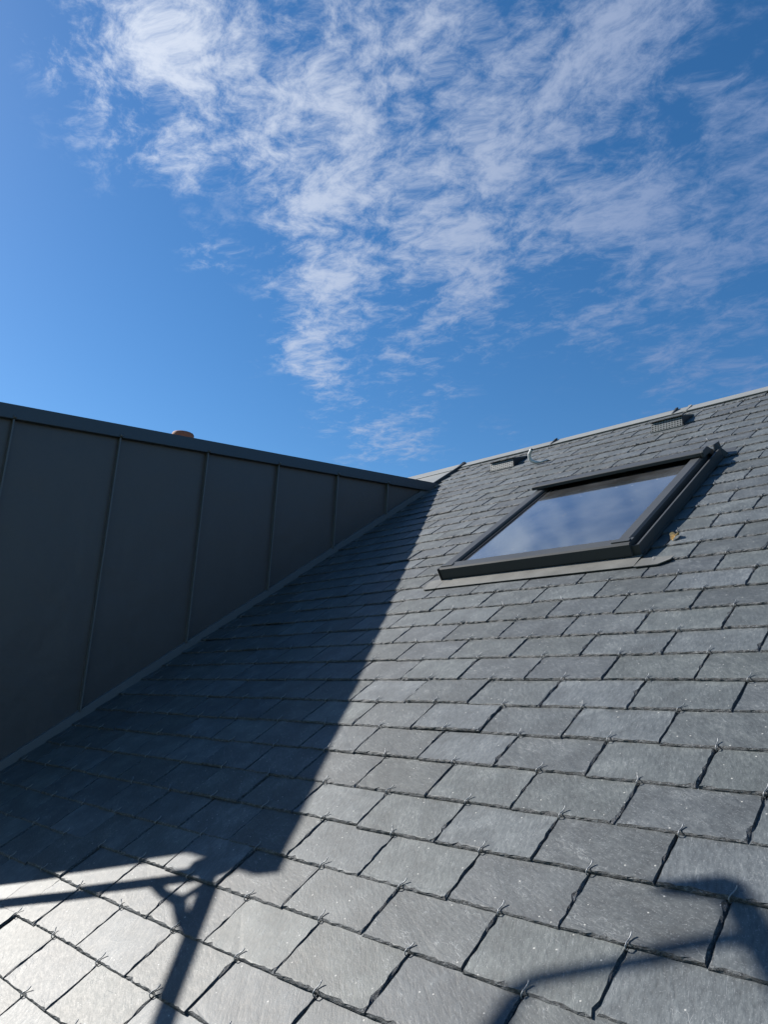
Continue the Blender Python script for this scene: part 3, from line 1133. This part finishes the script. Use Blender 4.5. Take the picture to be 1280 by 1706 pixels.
# ------------------------------------------------------------------ scaffold tubes left of the view (their shadows fall on the slates)
def sh(su, sv, n):
    """the point n off the roof whose shadow falls at (su, sv)"""
    return W(su + n * SUN_A[0], sv + n * SUN_A[1], n)


def cam_rel(P):
    return P - Vector((0, 0, CAMZ))


def n_for_u(su, u):
    return (u - su) / SUN_A[0]


scaf = empty('scaffold', C(-3.35, -0.7, -CAMZ), 'galvanised tube scaffold beside the dormer front, seen only by its shadow', 'scaffold')
n1 = n_for_u(-1.72, -3.35)
J = sh(-1.705, 0.700, n1)                        # joint of post and ledger
bm = MB()
ld = Vector((0, -1, 0.077))
bm.tube([J + ld * -0.06, J + ld * 1.9], 0.0242, 14)
bm.build('ledger', M_TUBE, scaf, smooth=True)
post = sh(-2.0, 0.593, n_for_u(-2.0, -3.35))
bm = MB()
yp = post.y
zb = roof_z(yp) + CAMZ
bm.tube([(post.x, yp, zb), (post.x, yp, J.z - 0.01)], 0.0185, 14)
bm.build('post', M_TUBE, scaf, smooth=True)
bm = MB()
bm.hexa([Vector((post.x + dx, yp + dy, zb + dy * math.tan(RP) + dz)) for dz in (0.0, 0.012) for dx, dy in ((-.08, -.08), (.08, -.08), (.08, .08), (-.08, .08))])
bm.build('base_plate', M_TUBE, scaf)
# knee bracket between post and ledger
bm = MB()
A1 = Vector((post.x, yp, J.z - 0.17))
B1 = J + ld * 0.16
K = (A1 + B1) / 2 + Vector((0, 0.012, 0.02))
bm.tube([A1, A1.lerp(K, 0.5) + Vector((0, -0.006, -0.006)), K, K.lerp(B1, 0.5) + Vector((0, -0.006, -0.006)), B1], [0.016, 0.015, 0.021, 0.017, 0.019], 10)
bm.tube([K, (K + J) / 2, J], 0.010, 8)
bm.build('knee_bracket', M_TUBE, scaf, smooth=True)
bm = MB()
bm.tube([J + Vector((-0.03, 0.035, 0.01)), J + Vector((0.03, 0.035, 0.01))], 0.034, 12)
bm.tube([J + Vector((0, 0.03, -0.05)), J + Vector((0, 0.03, 0.045))], 0.032, 12)
bm.build('coupler', M_TUBE, scaf)
# upper guard rail with a hanging rod
n2 = n_for_u(-0.53, -2.75)
G = sh(-0.530, 0.985, n2)
gd = Vector((0, -1, 0.02))
bm = MB()
bm.tube([G, G + gd * 1.9], 0.0242, 14)
bm.build('guard_rail', M_TUBE, scaf, smooth=True)
n3 = n2 + 0.05
R0 = sh(-0.470, 0.895, n3)
R1 = sh(-0.600, 0.812, n3 - 0.05)
R2 = sh(-0.755, 0.712, n3 - 0.10)
R3 = sh(-0.785, 0.670, n3 - 0.11)
R4 = sh(-0.778, 0.590, n3 - 0.11)
R5 = sh(-0.740, 0.480, n3 - 0.10)
bm = MB()
bm.tube([R0, R1, R2, R3, R4, R5], [0.016, 0.013, 0.012, 0.014, 0.020, 0.021], 10)
bm.build('hanging_rod', M_TUBE, scaf, smooth=True)
bm = MB()
bm.tube([sh(-0.640, 0.945, n2), sh(-0.52, 0.975, n2)], [0.010, 0.026], 10)
bm.build('rail_coupler', M_TUBE, scaf)
for P0, dd in ((J + ld * 1.4, 0), (G + gd * 1.35, 0)):
    bm = MB()
    bm.tube([(P0.x + 0.05, P0.y, 0.0), (P0.x + 0.05, P0.y, P0.z + 0.15)], 0.0242, 14)
    bm.build('standard', M_TUBE, scaf, smooth=True)
bm = MB()
a_, b_ = J + ld * 1.5, G + gd * 1.5
bm.tube([a_ + Vector((-0.2, 0, 0.05)), b_ + Vector((0.3, -0.05, -0.75))], 0.0242, 14)
bm.build('transom', M_TUBE, scaf, smooth=True)
